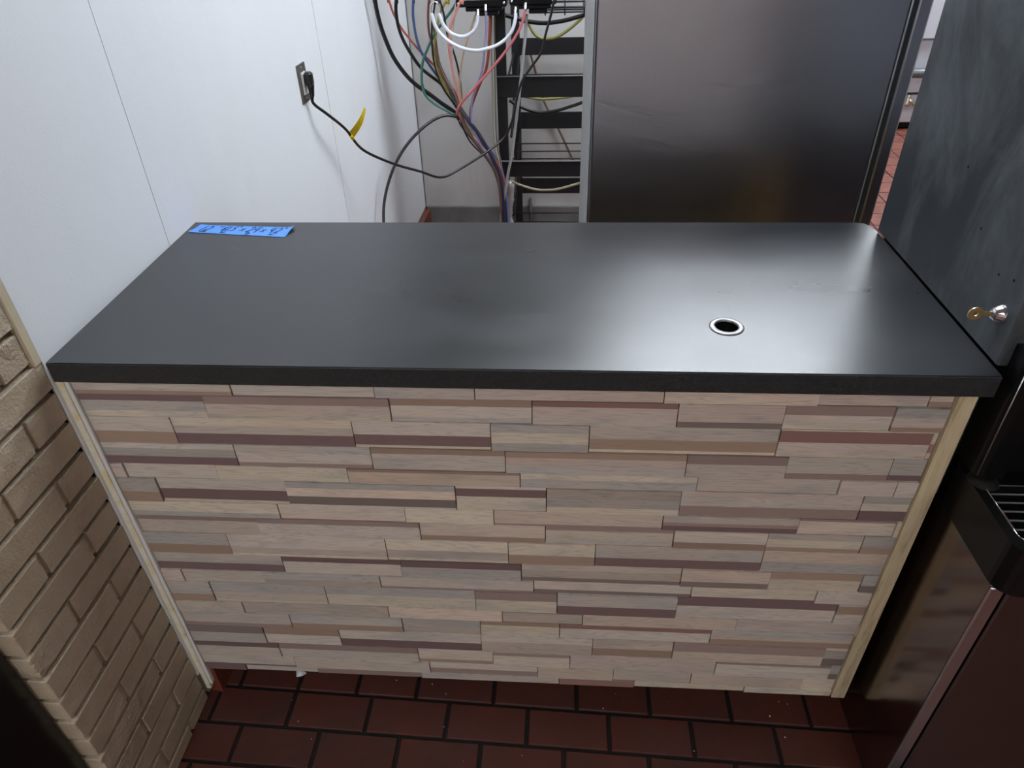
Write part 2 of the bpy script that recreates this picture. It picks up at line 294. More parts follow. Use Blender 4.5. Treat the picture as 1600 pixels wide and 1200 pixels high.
# wood strips of the cladding
WOOD = {'L': (202,191,180), 'P': (200,184,174), 'G': (180,174,168), 'Y': (211,199,180), 'O': (212,194,178), 'T': (182,170,158),
        'B': (162,138,122), 'R': (150,116,107), 'N': (154,133,127), 'M': (122,101,100), 'K': (132,119,113)}
def wood(code, c):
    t = NT('wood_strip_' + code)
    at = t.n.new('ShaderNodeAttribute'); at.attribute_name = 'rnd'
    gp = t.n.new('ShaderNodeNewGeometry')
    ad = t.n.new('ShaderNodeVectorMath'); ad.operation = 'MULTIPLY_ADD'
    ad.inputs[1].default_value = (17.0, 5.0, 23.0)
    t.l(at.outputs['Vector'], ad.inputs[0]); t.l(gp.outputs['Position'], ad.inputs[2])
    def mp(s):
        o = t.n.new('ShaderNodeMapping'); o.inputs['Scale'].default_value = s; t.l(ad.outputs[0], o.inputs['Vector']); return o.outputs['Vector']
    base = srgb(*c)
    dark = 'MRNKB'.find(code) >= 0
    # cathedral grain: rings of a distorted, stretched field
    f = t.noise(mp((1.1, 1, 13)), 1.5, 3, 0.55, 0.3)
    w = t.n.new('ShaderNodeMath'); w.operation = 'MULTIPLY'; w.inputs[1].default_value = 22.0; t.l(f, w.inputs[0])
    fr = t.n.new('ShaderNodeMath'); fr.operation = 'FRACT'; t.l(w.outputs[0], fr.inputs[0])
    line = t.ramp(fr.outputs[0], [(0.0, g(0.75)), (0.25, g(0.1)), (0.8, g(0.0)), (1.0, g(0.75))])
    pores = t.ramp(t.noise(mp((9, 1, 170)), 2.2, 3, 0.6), [(0.56, g(0)), (0.70, g(0.8))])
    col = t.mix(t.mix(1.0, line, g(0.38 if not dark else 0.12), 'MULTIPLY'), base, srgb(*[int(k*0.62) for k in c]))
    col = t.mix(t.mix(1.0, pores, g(0.45 if not dark else 0.18), 'MULTIPLY'), col, srgb(*[int(k*0.55) for k in c]))
    if not dark:
        stain = t.ramp(t.noise(mp((2.2, 1, 9)), 2.3, 4, 0.6, 0.5), [(0.50, g(0)), (0.72, g(0.5))])
        col = t.mix(stain, col, srgb(150, 148, 148))
        warm = t.ramp(t.noise(mp((1.3, 1, 6)), 1.9, 3), [(0.5, g(0)), (0.72, g(0.35))])
        col = t.mix(warm, col, srgb(208, 180, 154))
    vr = t.ramp(at.outputs['Fac'], [(0, g(0.86)), (1, g(1.1))])
    col = t.mix(1.0, col, vr, 'MULTIPLY')
    t.set(Base_Color=col, Roughness=0.42)
    t.b.inputs['Specular IOR Level'].default_value = 0.4
    t.bump(t.mix(0.5, line, pores), 0.15, 0.0008)
    return t.m
WOOD_MATS = {k: wood(k, c) for k, c in WOOD.items()}
WOOD_ORDER = list(WOOD)

def pine():
    t = NT('pine_edge'); v = t.pos((14, 14, 1.2))
    f = t.noise(v, 6, 4, 0.65, 0.6)
    c = t.ramp(f, [(0.30, srgb(168, 146, 114)), (0.5, srgb(204, 186, 152)), (0.75, srgb(218, 203, 172))])
    k = t.ramp(t.noise(t.pos((40, 40, 6)), 4, 3), [(0.66, g(0)), (0.76, g(0.6))])
    t.set(Base_Color=t.mix(k, c, srgb(120, 100, 76)), Roughness=0.55); t.bump(f, 0.2, 0.001); return t.m
M['pine'] = pine()
M['plywood'] = simple('raw_plywood', srgb(176, 138, 62), 0.6, var=0.25, scale=9)

def laminate():
    t = NT('black_laminate'); v = t.pos()
    sm = t.noise(t.pos((1.6, 3.0, 1)), 2.0, 4, 0.55, 0.6)
    sc = t.ramp(t.noise(t.pos((5, 30, 1)), 2.5, 3, 0.6, 2.0), [(0.71, g(0)), (0.77, g(0.25))])
    c = t.mix(t.ramp(sm, [(0.45, g(0)), (0.80, g(0.5))]), srgb(29, 31, 34), srgb(52, 55, 59))
    c = t.mix(t.mix(1.0, sc, g(0.25), 'MULTIPLY'), c, srgb(120, 120, 118))
    sp = t.ramp(t.noise(v, 420, 2), [(0.66, g(0)), (0.74, g(0.3))])
    c = t.mix(sp, c, srgb(96, 98, 100))
    r = t.ramp(sm, [(0.3, g(0.27)), (0.75, g(0.34))])
    t.set(Base_Color=c, Roughness=r)
    t.b.inputs['Specular IOR Level'].default_value = 0.75
    t.bump(t.noise(v, 700, 2), 0.22, 0.0006)
    return t.m
M['laminate'] = laminate()
def edge_band():
    t = NT('grainy_edge_laminate'); v = t.pos()
    n = t.noise(v, 520, 2)
    t.set(Base_Color=t.mix(t.ramp(n, [(0.6, g(0)), (0.72, g(0.4))]), srgb(26, 27, 29), srgb(110, 112, 116)), Roughness=0.38)
    t.b.inputs['Specular IOR Level'].default_value = 0.8
    t.bump(n, 1.0, 0.004)
    return t.m
M['edge_band'] = edge_band()

def steel(name, col, rough, swirl=0.2, streak=(1, 1, 60), bdist=0.004, rvar=0.12, dirt=0.0, metal=1.0):
    t = NT(name)
    s = t.noise(t.pos(streak), 3.0, 4, 0.6)
    sw = t.noise(t.pos((1.2, 1, 3.2)), 1.8, 5, 0.6, 1.6)
    c = t.mix(0.12, col, t.ramp(s, [(0.3, g(0.75)), (0.7, g(1.0))]), 'MULTIPLY')
    if dirt:
        d = t.noise(t.pos((1, 1, 0.5)), 5, 6, 0.7, 0.8)
        c = t.mix(t.ramp(d, [(0.42, g(0)), (0.75, g(dirt))]), c, srgb(120, 126, 130))
        k = t.noise(t.pos(), 26, 3)
        c = t.mix(t.ramp(k, [(0.76, g(0)), (0.80, g(0.7))]), c, srgb(26, 26, 26))
    rr = t.ramp(t.mix(0.8, s, sw), [(0.25, g(rough)), (0.75, g(rough + rvar))])
    t.set(Base_Color=c, Roughness=rr, Metallic=metal)
    t.bump(sw, swirl, bdist)
    return t.m
M['steel'] = steel('brushed_steel', srgb(196, 195, 203), 0.27, 0.22, (90, 90, 1.2), 0.005, 0.06)
M['steel_trim'] = steel('steel_trim', srgb(196, 200, 204), 0.3, 0.05)
M['steel_base'] = steel('cabinet_steel', srgb(132, 122, 118), 0.12, 0.03, (60, 60, 2), 0.002, 0.08)
M['steel_door'] = steel('cabinet_door_steel', srgb(120, 112, 112), 0.36, 0.03, (60, 60, 2), 0.002, 0.08)
M['steel_dull'] = steel('dull_grey_metal', srgb(64, 69, 73), 0.40, 0.04, (20, 20, 2), 0.002, 0.1, 0.8, 0.4)
M['alu'] = simple('grey_rear_sheet', srgb(172, 174, 172), 0.5, 0.3, var=0.2, scale=14)
M['plate'] = simple('bronze_steel_plate', srgb(112, 106, 100), 0.4, 0.6)
M['chrome'] = simple('chrome', srgb(220, 220, 222), 0.12, 1.0, var=0)
M['brass'] = simple('brass_key', srgb(214, 196, 140), 0.3, 0.9, var=0.1)
M['gasket'] = simple('dark_gasket', srgb(52, 56, 58), 0.5)
M['black_plastic'] = simple('black_plastic', srgb(16, 16, 17), 0.34, var=0.3, scale=40, spec=0.25)
M['black_matte'] = simple('black_rack_paint', srgb(16, 16, 18), 0.55, var=0.2)
M['black_rubber'] = simple('black_rubber', srgb(24, 24, 25), 0.38, var=0.2)
M['white_plastic'] = simple('white_plastic', srgb(232, 232, 230), 0.35, var=0.05)
M['label_white'] = simple('white_label', srgb(226, 228, 232), 0.5, var=0.05)
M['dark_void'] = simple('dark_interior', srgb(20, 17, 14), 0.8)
M['grommet'] = simple('satin_grommet', srgb(150, 148, 150), 0.42, 0.7, var=0.05)
M['tape'] = simple('blue_tape', srgb(92, 152, 236), 0.6, var=0.12, scale=120, bump=0.15)
M['ink'] = simple('dark_ink', srgb(28, 40, 78), 0.7, var=0)
M['tag'] = simple('yellow_tag', srgb(240, 214, 30), 0.4, var=0.2, scale=90)
M['grey_base'] = simple('grey_cove_base', srgb(120, 120, 118), 0.6, var=0.4, scale=9)
M['paper'] = simple('paper', srgb(225, 228, 232), 0.6, var=0.05)
M['white_enamel'] = simple('white_enamel', srgb(222, 226, 234), 0.35, var=0.06)
M['pipe_grey'] = simple('grey_pipe', srgb(112, 114, 116), 0.4, 0.4)
M['valve'] = simple('nickel_valve', srgb(214, 206, 180), 0.3, 0.8)

def quarry(name, a, b, rough):
    t = NT(name); v = t.pos()
    oi = t.n.new('ShaderNodeObjectInfo')
    f = t.noise(v, 9, 5, 0.65)
    c = t.mix(oi.outputs['Random'], a, b)
    c = t.mix(t.ramp(f, [(0.35, g(0.0)), (0.75, g(0.55))]), c, srgb(46, 34, 30))
    t.set(Base_Color=c, Roughness=t.ramp(f, [(0.3, g(rough)), (0.8, g(rough+0.2))]))
    t.bump(t.noise(v, 60, 3), 0.2, 0.001); return t.m
M['tile'] = quarry('quarry_tile', srgb(72, 35, 28), srgb(86, 43, 35), 0.38)
M['tile_lit'] = quarry('quarry_tile_lit', srgb(140, 82, 68), srgb(150, 92, 78), 0.45)  # lighter copy of the floor tile, the stronger light back there put into its colour
M['tile_base'] = quarry('quarry_tile_base', srgb(120, 62, 44), srgb(120, 62, 44), 0.35)
M['grout'] = simple('dark_grout', srgb(14, 12, 12), 0.5, var=0.5, scale=50, bump=0.6, bdist=0.003)
def floor_mat():
    t = NT('far_quarry_floor')
    br = t.n.new('ShaderNodeTexBrick'); br.inputs['Scale'].default_value = 1.0
    br.inputs['Brick Width'].default_value = 0.203; br.inputs['Row Height'].default_value = 0.098; br.inputs['Mortar Size'].default_value = 0.006
    br.inputs['Color1'].default_value = srgb(116, 60, 46); br.inputs['Color2'].default_value = srgb(128, 70, 54); br.inputs['Mortar'].default_value = srgb(24, 20, 19)
    t.l(t.pos(), br.inputs['Vector']); t.set(Base_Color=br.outputs['Color'], Roughness=0.4); return t.m
M['floor_far'] = floor_mat()

def tube_mat(name, c, rough=0.32, trans=0.0):
    m = simple(name, srgb(*c), rough, 0, 0.15, 60)
    if trans: m.node_tree.nodes['Principled BSDF'].inputs['Transmission Weight'].default_value = trans
    return m

def emission(name, col, s):
    t = NT(name); t.b.inputs['Emission Color'].default_value = (*col, 1); t.b.inputs['Emission Strength'].default_value = s
    t.set(Base_Color=g(0.8)); return t.m

def struct(o): o['kind'] = 'structure'; return o

# ------------------------------------------------------------------ room shell
WALL = lambda y: -0.018 + 0.0272*y          # kitchen wall runs a touch out of square with the counter
struct(MB().box(-2.6, 6.0, -4.2, 7.0, -0.14, -0.006).build('floor', M['grout']))
floor = bpy.data.objects['floor']
ff = MB()
for (a, b, c, d) in ((-2.6, 6.0, -4.2, -0.46), (-2.6, -0.06, -0.46, 0.3), (1.72, 6.0, -0.46, 0.3), (-2.6, 6.0, 0.3, 2.9), (-2.6, 2.3, 2.9, 7.0), (4.0, 6.0, 2.9, 7.0), (2.3, 4.0, 5.3, 7.0)):
    ff.box(a, b, c, d, -0.006, -0.001)
ff.build('tile_field', M['floor_far'], floor); bpy.data.objects['tile_field']['kind'] = 'stuff'
struct(MB().box(-2.6, 6.0, -4.2, 7.0, CEILING_Z, CEILING_Z+0.1).build('ceiling', M['ceil']))
struct(MB().box(-2.6, 6.0, -4.3, -4.2, -0.01, CEILING_Z).build('wall_front', M['wall_plain']))
struct(MB().box(6.0, 6.1, -4.3, 7.1, -0.01, CEILING_Z).build('wall_right', M['wall_plain']))
struct(MB().box(-2.7, -2.6, -4.3, 0.2, -0.01, CEILING_Z).build('wall_far_left', M['wall_dim']))
struct(MB().box(2.3, 6.1, 7.0, 7.1, -0.01, CEILING_Z).build('wall_far', M['frp']))
# back wall of the alcove with the soda rack
wb = MB().box(WALL(3.09), 2.3, 3.09, 3.19, 0.12, CEILING_Z).build('wall_back', M['frp_dirty']); struct(wb)
MB().box(2.2, 2.3, 3.19, 7.0, 0, CEILING_Z).build('return_wall', M['frp'], wb)
MB().box(WALL(3.085)+0.0005, WALL(3.085)+0.006, 3.083, 3.0895, 0.128, CEILING_Z).build('corner_sealant', M['grey_base'], wb)
bb = MB().cbox(WALL(3.07)+0.012, 2.3, 3.072, 3.09, -0.005, 0.128, 0.003).build('baseboard_back', M['grey_base']); struct(bb)

# left kitchen wall: substrate, three white sheets, divider line, front edge trim
wl = MB()
def wslab(y0, y1, t0, t1, z0, z1):
    """slab lying along the slightly turned left wall"""
    vs = [(WALL(y0)+t0,y0,z0),(WALL(y0)+t1,y0,z0),(WALL(y1)+t1,y1,z0),(WALL(y1)+t0,y1,z0)]
    vs += [(x,y,z1) for (x,y,_) in [(a[0],a[1],0) for a in vs]]
    return vs, [(0,3,2,1),(4,5,6,7),(0,1,5,4),(1,2,6,5),(2,3,7,6),(3,0,4,7)]
wl.add(*wslab(0.03, 3.19, -0.2, -0.006, -0.005, CEILING_Z))
wall_left = struct(wl.build('wall_left', M['wall_dim']))
for (a, b) in ((0.014, 0.480), (0.4825, 1.70), (1.703, 3.088)):
    MB().add(*wslab(a, b, -0.006, 0.0, 0.125 if a > 0.6 else 0.1, CEILING_Z)).build('wall_sheet', M['frp'], wall_left)
MB().add(*wslab(1.694, 1.709, -0.004, 0.0025, 0.125, CEILING_Z)).build('joint_strip', M['frp'], wall_left)
et = MB(); et.cbox(-0.030, -0.0165, -0.006, 0.014, 1.06, CEILING_Z, 0.002)
et.build('edge_trim', M['cream_trim'], wall_left)
bl = MB().add(*wslab(0.034, 3.08, 0.0, 0.030, -0.005, 0.115)).build('baseboard_left', M['tile_base']); struct(bl)

# painted brick pier in front of the wall
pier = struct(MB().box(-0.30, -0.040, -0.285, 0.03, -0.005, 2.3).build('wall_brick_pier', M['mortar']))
P0, PITCH = 0.0485, 0.0682
def brick_mesh(x0, x1, y0, y1, z0, z1, seed):
    rnd = random.Random(seed); b = MB(); j = lambda s: rnd.uniform(-s, s)
    b.cbox(x0, x1 + j(0.0015), y0 + j(0.0015), y1 + j(0.0015), z0 + j(0.0012), z1 + j(0.0012), 0.0016)
    return b
k = 0
for i in range(0, 31):
    z0 = P0 - PITCH + i*PITCH; z1 = z0 + PITCH - 0.0108
    if z1 < 0.02: continue
    z0 = max(z0, 0.0)
    # course whose bottom joint is at 0.73 has its head joint at y = -0.182
    idx = round((z0 - 0.7305)/PITCH)
    if idx % 2 == 0:
        spans = [(-0.301, -0.187), (-0.177, 0.014)]
    else:
        spans = [(-0.301, -0.083), (-0.073, 0.014)]
    for s, (a, b) in enumerate(spans):
        back = -0.14 if s == 0 else -0.12
        if s == 0 and idx % 2: back = -0.13
        brick_mesh(back, -0.020, a, b, z0, z1, i*7+s).build('brick', M['brick'], pier)
    hy = spans[0][1]
    MB().box(-0.12, -0.0262, hy-0.002, hy+0.012, z0+0.002, z1-0.002).build('head_joint', M['brick'], pier)
    # end face continues to the left with stretchers
    brick_mesh(-0.30, -0.15, -0.301, -0.22, z0, z1, i*7+5).build('brick', M['brick'], pier)

# black glossy upright covering part of the end of the pier
post = empty('black_upright', (-0.2, -0.4, 0))
MB().cbox(-0.36, -0.054, -0.46, -0.304, 0, 2.3, 0.004).build('post_body', M['black_gloss'], post)
MB().cbox(-0.37, -0.050, -0.48, -0.4605, 0, 2.3, 0.003).build('face_plate', M['black_gloss'], post)
tag(post, 'black glossy upright at the left end of the painted brick', 'post')

# floor tiles that can be picked apart near the counter and in the gap beyond the cooler
SL = -0.028
def tile(xa, xb, ya, yb, mat, z=0.0):
    """quarry tile with edges following the slightly turned grid"""
    b = MB(); gx, gy = 0.0065, 0.0065
    xa += gx; xb -= gx; ya += gy; yb -= gy
    top = [(xa, ya+SL*xa), (xb, ya+SL*xb), (xb, yb+SL*xb), (xa, yb+SL*xa)]
    c = 0.002; cx = (xa+xb)/2; cy = (ya+yb)/2
    low = [(p[0] + (-c if p[0] < cx else c), p[1] + (-c if i < 2 else c)) for i, p in enumerate(top)]
    vs = [(p[0], p[1], z) for p in top] + [(p[0], p[1], z-0.003) for p in low] + [(p[0], p[1], -0.012) for p in low]
    fs = [(0,1,2,3)] + [(i, 4+i, 4+(i+1)%4, (i+1)%4) for i in range(4)] + [(4+i, 8+i, 8+(i+1)%4, 4+(i+1)%4) for i in range(4)]
    b.add(vs, fs); return b.build('floor_tile', mat, floor)
L1 = 0.050; RP = 0.0985
def row(n, joints):
    yb = L1 - n*RP + RP; ya = yb - RP
    for a, b in zip(joints, joints[1:]): tile(a, b, ya, yb, M['tile'])
row(0, [-0.015, 0.051, 0.209, 0.367, 0.525, 0.728, 0.943, 1.128, 1.33, 1.523, 1.72])
row(-1, [-0.015, 0.13, 0.29, 0.45, 0.63, 0.83, 1.03, 1.23, 1.43, 1.60, 1.72])
for n in range(1, 6):
    off = 0.0055 if n % 2 else 0.0975
    row(n, [max(-0.055, off + 0.2033*k) for k in range(-1 if off > 0.05 else 0, 9)] if off > 0.05 else [-0.055, 0.0055] + [0.0055 + 0.2033*k for k in range(1, 9)])
for i in range(8):
    for j in range(12):
        tile(2.32 + 0.2*i, 2.52 + 0.2*i, 3.0 + 0.178*j, 3.178 + 0.178*j, M['tile_lit'])

# ------------------------------------------------------------------ the counter
TOP = 1.067; TH = 0.040; CW = 1.583
counter = empty('service_counter', (0.79, 0.3, 0))
tag(counter, 'service counter with black laminate top and striped reclaimed wood plank front', 'counter')
# countertop with a round cable hole
hole = (1.181, 0.1445); HR = 0.0235
def countertop():
    bm = bmesh.new()
    outer = [(0.0, 0.0), (CW, 0.0), (CW, 0.565), (CW-0.004, 0.590), (CW-0.014, 0.606), (CW-0.03, 0.61), (WALL(0.61)+0.001, 0.61)]
    ov = [bm.verts.new((x, y, TOP)) for x, y in outer]
    N = 32
    iv = [bm.verts.new((hole[0]+HR*math.cos(2*math.pi*a/N), hole[1]+HR*math.sin(2*math.pi*a/N), TOP)) for a in range(N)]
    ed = [bm.edges.new((ov[i], ov[(i+1) % len(ov)])) for i in range(len(ov))] + [bm.edges.new((iv[i], iv[(i+1) % N])) for i in range(N)]
    bmesh.ops.triangle_fill(bm, use_beauty=True, edges=ed)
    r = bmesh.ops.extrude_face_region(bm, geom=bm.faces[:])
    for v in r['geom']:
        if isinstance(v, bmesh.types.BMVert): v.co.z -= TH
    bmesh.ops.recalc_face_normals(bm, faces=bm.faces[:])
    fe = [e for e in bm.edges if all(abs(v.co.y) < 1e-6 for v in e.verts) and abs(e.verts[0].co.z - e.verts[1].co.z) < 1e-6]
    bmesh.ops.bevel(bm, geom=fe, offset=0.0018, segments=2, affect='EDGES')
    L = parent_loc(counter)
    for v in bm.verts: v.co -= L
    me = bpy.data.meshes.new('countertop'); bm.to_mesh(me); bm.free(); me.materials.append(M['laminate'])
    return link(bpy.data.objects.new('countertop', me), counter)
ctop = countertop()
gr = MB().lathe([(0.0205, -0.040), (0.0205, 0.0015), (0.0215, 0.0025), (0.029, 0.0022), (0.0305, 0.001), (0.0305, 0.0), (0.0232, 0.0), (0.0232, -0.040)], (hole[0], hole[1], TOP), n=40)
gro = gr.build('cable_grommet', M['grommet'], ctop); gro['label'] = 'silver ring around the cable hole'
MB().lathe([(0.0203, -0.001), (0.0203, -0.05), (0.0, -0.05)], (hole[0], hole[1], TOP), n=32).build('grommet_sleeve', M['black_plastic'], ctop)

MB().box(0.0005, CW-0.0005, -0.0012, -0.0001, TOP-TH+0.001, TOP-0.0015).build('edge_band', M['edge_band'], counter)
YF = 0.030                                   # mean face of the cladding
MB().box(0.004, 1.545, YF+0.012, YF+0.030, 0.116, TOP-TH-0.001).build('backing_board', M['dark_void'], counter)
MB().box(0.004, 0.022, YF+0.031, 0.585, 0.118, TOP-TH-0.001).build('side_panel', M['plywood'], counter)
MB().box(1.556, 1.574, YF+0.031, 0.585, 0.118, TOP-TH-0.001).build('side_panel', M['plywood'], counter)
MB().box(0.023, 1.555, 0.20, 0.585, 0.10, 0.118).build('bottom_shelf', M['plywood'], counter)
MB().box(0.023, 1.555, 0.20, 0.565, 0.52, 0.538).build('middle_shelf', M['plywood'], counter)
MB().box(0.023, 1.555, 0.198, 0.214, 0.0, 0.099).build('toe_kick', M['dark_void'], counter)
# batten at the right end, rounded nosing, and the yellowed strip at the left end
bt = MB().prism([(1.5465, 0.0235), (1.5480, 0.022), (1.5755, 0.022), (1.577, 0.0235), (1.577, YF+0.03), (1.5465, YF+0.03)], 0.113, TOP-TH-0.0005)
o = bt.build('end_batten', M['pine'], counter); o['label'] = 'raw pine edge batten'
ls = MB().cbox(-0.0185, -0.006, 0.0205, YF+0.02, 0.03, TOP-TH-0.0005, 0.002)
o = ls.build('edge_strip', M['strip'], counter); o['label'] = 'yellowed cream edge strip'
MB().cbox(-0.0055, 0.0025, 0.0235, YF+0.02, 0.05, TOP-TH-0.0005, 0.0015).build('edge_strip', M['white_plastic'], counter)

# planks, row by row: every plank is glued from strips of different wood
ROWS = [
 ['L4B1', 'L', 'G', 'P', 'O', 'P', 'O3B1'],
 ['M3G5Y3', 'N3P4Y2', 'B3L5G2', 'R2P4L3', 'P6K2', 'N4L3Y3', 'G4P4B2'],
 ['L5B4', 'Y3L3M4', 'L5M4Y1', 'G3Y4G3', 'L5B4Y1', 'Y.4R4P4Y1.3', 'L4R3P2'],
 ['L2G3M3', 'G3L4N1.5', 'B2L6', 'B2P3G3', 'N3L5', 'L6N2', 'G6M2'],
 ['P', 'L', 'Y', 'B1O5', 'Y2G3', 'L', 'P', 'L'],
 ['G5B4', 'L4M4Y1', 'G2O3K3L.7', 'L1M3Y5', 'T3G3Y2', 'P2L4N4', 'G3Y3M4'],
 ['Y6G3', 'L5O3', 'Y', 'O6N1', 'L4N2M3', 'N1O6', 'Y'],
 ['N2T6', 'N2L6', 'O5B2', 'N2Y4L3', 'L5B3', 'G3Y4B2', 'G5B3'],
 ['L5M3', 'G5B4', 'L6T3Y1', 'Y5T4Y1', 'Y5B4', 'L2G4M4', 'O4G4'],
 ['L5M4', 'M3L7', 'M3G6', 'L3T4K2', 'O6K3', 'B4Y6', 'G6K4'],
 ['P', 'L', 'G3T3', 'L5N1', 'L5K2', 'Y5M1', 'L'],
 ['G5B3', 'G5T4Y1', 'G4Y5', 'N4Y6', 'G5M4', 'M4L6', 'L1B4L5'],
 ['L', 'T', 'O', 'N1T5', 'O', 'P', 'L'],
 ['T', 'L6N2', 'G6B4', 'G5T4', 'B2Y6', 'R3L6', 'G4O3B4'],
 ['K4G6', 'B4L5', 'L5M4', 'L3T6', 'O5B4', 'N4O5', 'Y1G5K4'],
 ['M2L5', 'N3L5', 'L6B2', 'N2Y6', 'P', 'N1L6', 'G5K3'],
 ['L6M1', 'L', 'L4N4', 'O', 'L', 'O', 'O'],
 ['M', 'L', 'N', 'L', 'R', 'Y', 'Y'],
]
def parse(s):
    out = []; i = 0
    while i < len(s):
        c = s[i]; i += 1; n = ''
        while i < len(s) and not s[i].isalpha(): n += s[i]; i += 1
        out.append((c, float(n) if n else 1.0))
    return out
rp = random.Random(21)
LEVELS = [0.0, 0.0018, -0.0016, 0.0028, -0.0008, 0.001]
for r, row_specs in enumerate(ROWS):
    zt, zb = ROW_Z[r], ROW_Z[r+1]
    xs = [0.003] + ROW_JOINTS[r] + [1.545]
    last = None
    for c, spec in enumerate(row_specs):
        x0, x1 = xs[c] + 0.0009, xs[c+1] - 0.0009
        d = rp.choice([q for q in LEVELS if q != last]); last = d
        st = parse(spec); tot = sum(n for _, n in st)
        b = MB(); rnds = []; z = zt - 0.0009; H = (zt - zb) - 0.0018
        codes = sorted({k for k, _ in st})
        for (code, n) in st:
            h = H*n/tot; yy = YF - d + rp.uniform(-0.0004, 0.0004)
            b.box(x0, x1, yy, YF+0.0118, z-h, z, codes.index(code))
            rnds += [rp.random()]*6; z -= h
        o = b.build('plank', [WOOD_MATS[k] for k in codes], counter, recalc=False)
        a = o.data.attributes.new('rnd', 'FLOAT', 'FACE'); a.data.foreach_set('value', rnds)

# blue masking tape with the handwritten size
tz = TOP + 0.0003
tape = MB()
TP = [(0.008, 0.551), (0.249, 0.523), (0.257, 0.578), (0.023, 0.592)]
def tuv(u, v):
    a = Vector((*TP[0], 0)).lerp(Vector((*TP[1], 0)), u); b = Vector((*TP[3], 0)).lerp(Vector((*TP[2], 0)), u)
    return a.lerp(b, v)
NU, NV = 24, 4
vs = []
for top in (0.0, 1.0):
    for i in range(NU+1):
        for j in range(NV+1):
            u, v = i/NU, j/NV
            p = tuv(u, v)
            lift = 0.0006*(noise.noise((u*9, v*2, 3))+0.6)
            e = max(0, (u-0.95)/0.05) if v > 0.4 else 0
            e2 = max(0, (0.06-u)/0.06)
            edge = 0.006*e*v + 0.004*e2*abs(v-0.4)
            if v in (0.0, 1.0): p = p + Vector((0, 0.0012*noise.noise((u*20, v*5, 1)), 0))
            vs.append((p.x, p.y, tz + max(0, lift) + edge + (0.00025 if top else 0)))
K = (NU+1)*(NV+1); fs = []
for i in range(NU):
    for j in range(NV):
        a = i*(NV+1)+j
        fs.append((K+a, K+a+NV+1, K+a+NV+2, K+a+1)); fs.append((a, a+1, a+NV+2, a+NV+1))
rim = [i*(NV+1) for i in range(NU+1)] + [NU*(NV+1)+j for j in range(1, NV+1)] + [i*(NV+1)+NV for i in range(NU-1, -1, -1)] + [j for j in range(NV-1, 0, -1)]
for a, b in zip(rim, rim[1:]+rim[:1]): fs.append((a, b, K+b, K+a))
tp = empty('masking_tape', (0.13, 0.556, TOP))
tag(tp, 'strip of blue masking tape with handwritten dimensions on the counter', 'tape')
tape.add(vs, fs).build('tape_strip', M['tape'], tp)
# handwriting strokes: glyphs in a 1 x 1 box
GL = {
 '1': [[(0.5,1),(0.4,0)]], '2': [[(0.1,0.8),(0.45,1),(0.8,0.8),(0.7,0.5),(0.1,0.05),(0.9,0.05)]],
 '4': [[(0.25,1),(0.1,0.45),(0.85,0.45)],[(0.75,1),(0.6,0)]], '6': [[(0.75,1),(0.3,0.65),(0.15,0.2),(0.5,0),(0.8,0.2),(0.6,0.45),(0.2,0.3)]],
 '5': [[(0.85,1),(0.3,1),(0.2,0.6),(0.6,0.6),(0.75,0.3),(0.5,0),(0.1,0.05)]], '.': [[(0.45,0.06),(0.55,0.0)]],
 'x': [[(0.1,0.8),(0.9,0.1)],[(0.85,0.8),(0.1,0.1)]], '"': [[(0.3,1),(0.25,0.75)],[(0.6,1),(0.55,0.75)]],
 '~': [[(0,0.5),(0.3,0.7),(0.6,0.4),(1,0.65)]], '-': [[(0,0.5),(1,0.5)]],
 'W': [[(0,1),(0.25,0),(0.5,0.8),(0.75,0),(1,1)]], 'D': [[(0.1,1),(0.1,0),(0.6,0.05),(0.85,0.5),(0.6,0.95),(0.1,1)]], 'H': [[(0.1,1),(0.1,0)],[(0.9,1),(0.9,0)],[(0.1,0.5),(0.9,0.5)]],
}
ink = MB()
def glyph(ch, u, v, w, h, th=0.0011):
    for st in GL[ch]:
        P = []
        for (a, b) in st:
            p = tuv(u + (a + 0.25*b)*w, v + b*h); P.append(Vector((p.x, p.y, tz + 0.0018)))
        P = spline(P, 4) if len(P) > 2 else P
        for a, b in zip(P, P[1:]):
            n = (b-a).cross(Vector((0,0,1)))
            if n.length < 1e-9: continue
            n = n.normalized()*th
            q = [a-n, a+n, b+n, b-n]
            ink.add([*q, *[p - Vector((0,0,0.0005)) for p in q]], [(0,1,2,3),(7,6,5,4),(0,4,5,1),(1,5,6,2),(2,6,7,3),(3,7,4,0)])
for ch, u, v, w, h in (('1',.07,.20,.04,.66),('2',.115,.20,.055,.66),('-',.09,.10,.07,.05),('~',.225,.72,.05,.16),('6',.285,.34,.05,.56),('1',.335,.34,.03,.56),('.',.365,.34,.02,.3),('5',.385,.36,.04,.5),('"',.43,.5,.035,.42),
                       ('x',.478,.34,.045,.42),('2',.555,.30,.055,.60),('4',.62,.30,.055,.60),('x',.70,.34,.04,.40),('4',.785,.32,.05,.56),('2',.845,.32,.05,.56),('"',.905,.5,.035,.42),
                       ('W',.31,.08,.045,.16),('D',.585,.08,.035,.14),('H',.82,.08,.035,.16)):
    glyph(ch, u, v, w, h, 0.0006 if ch in 'WDH' else 0.0008)
ink.build('handwriting', M['ink'], tp)

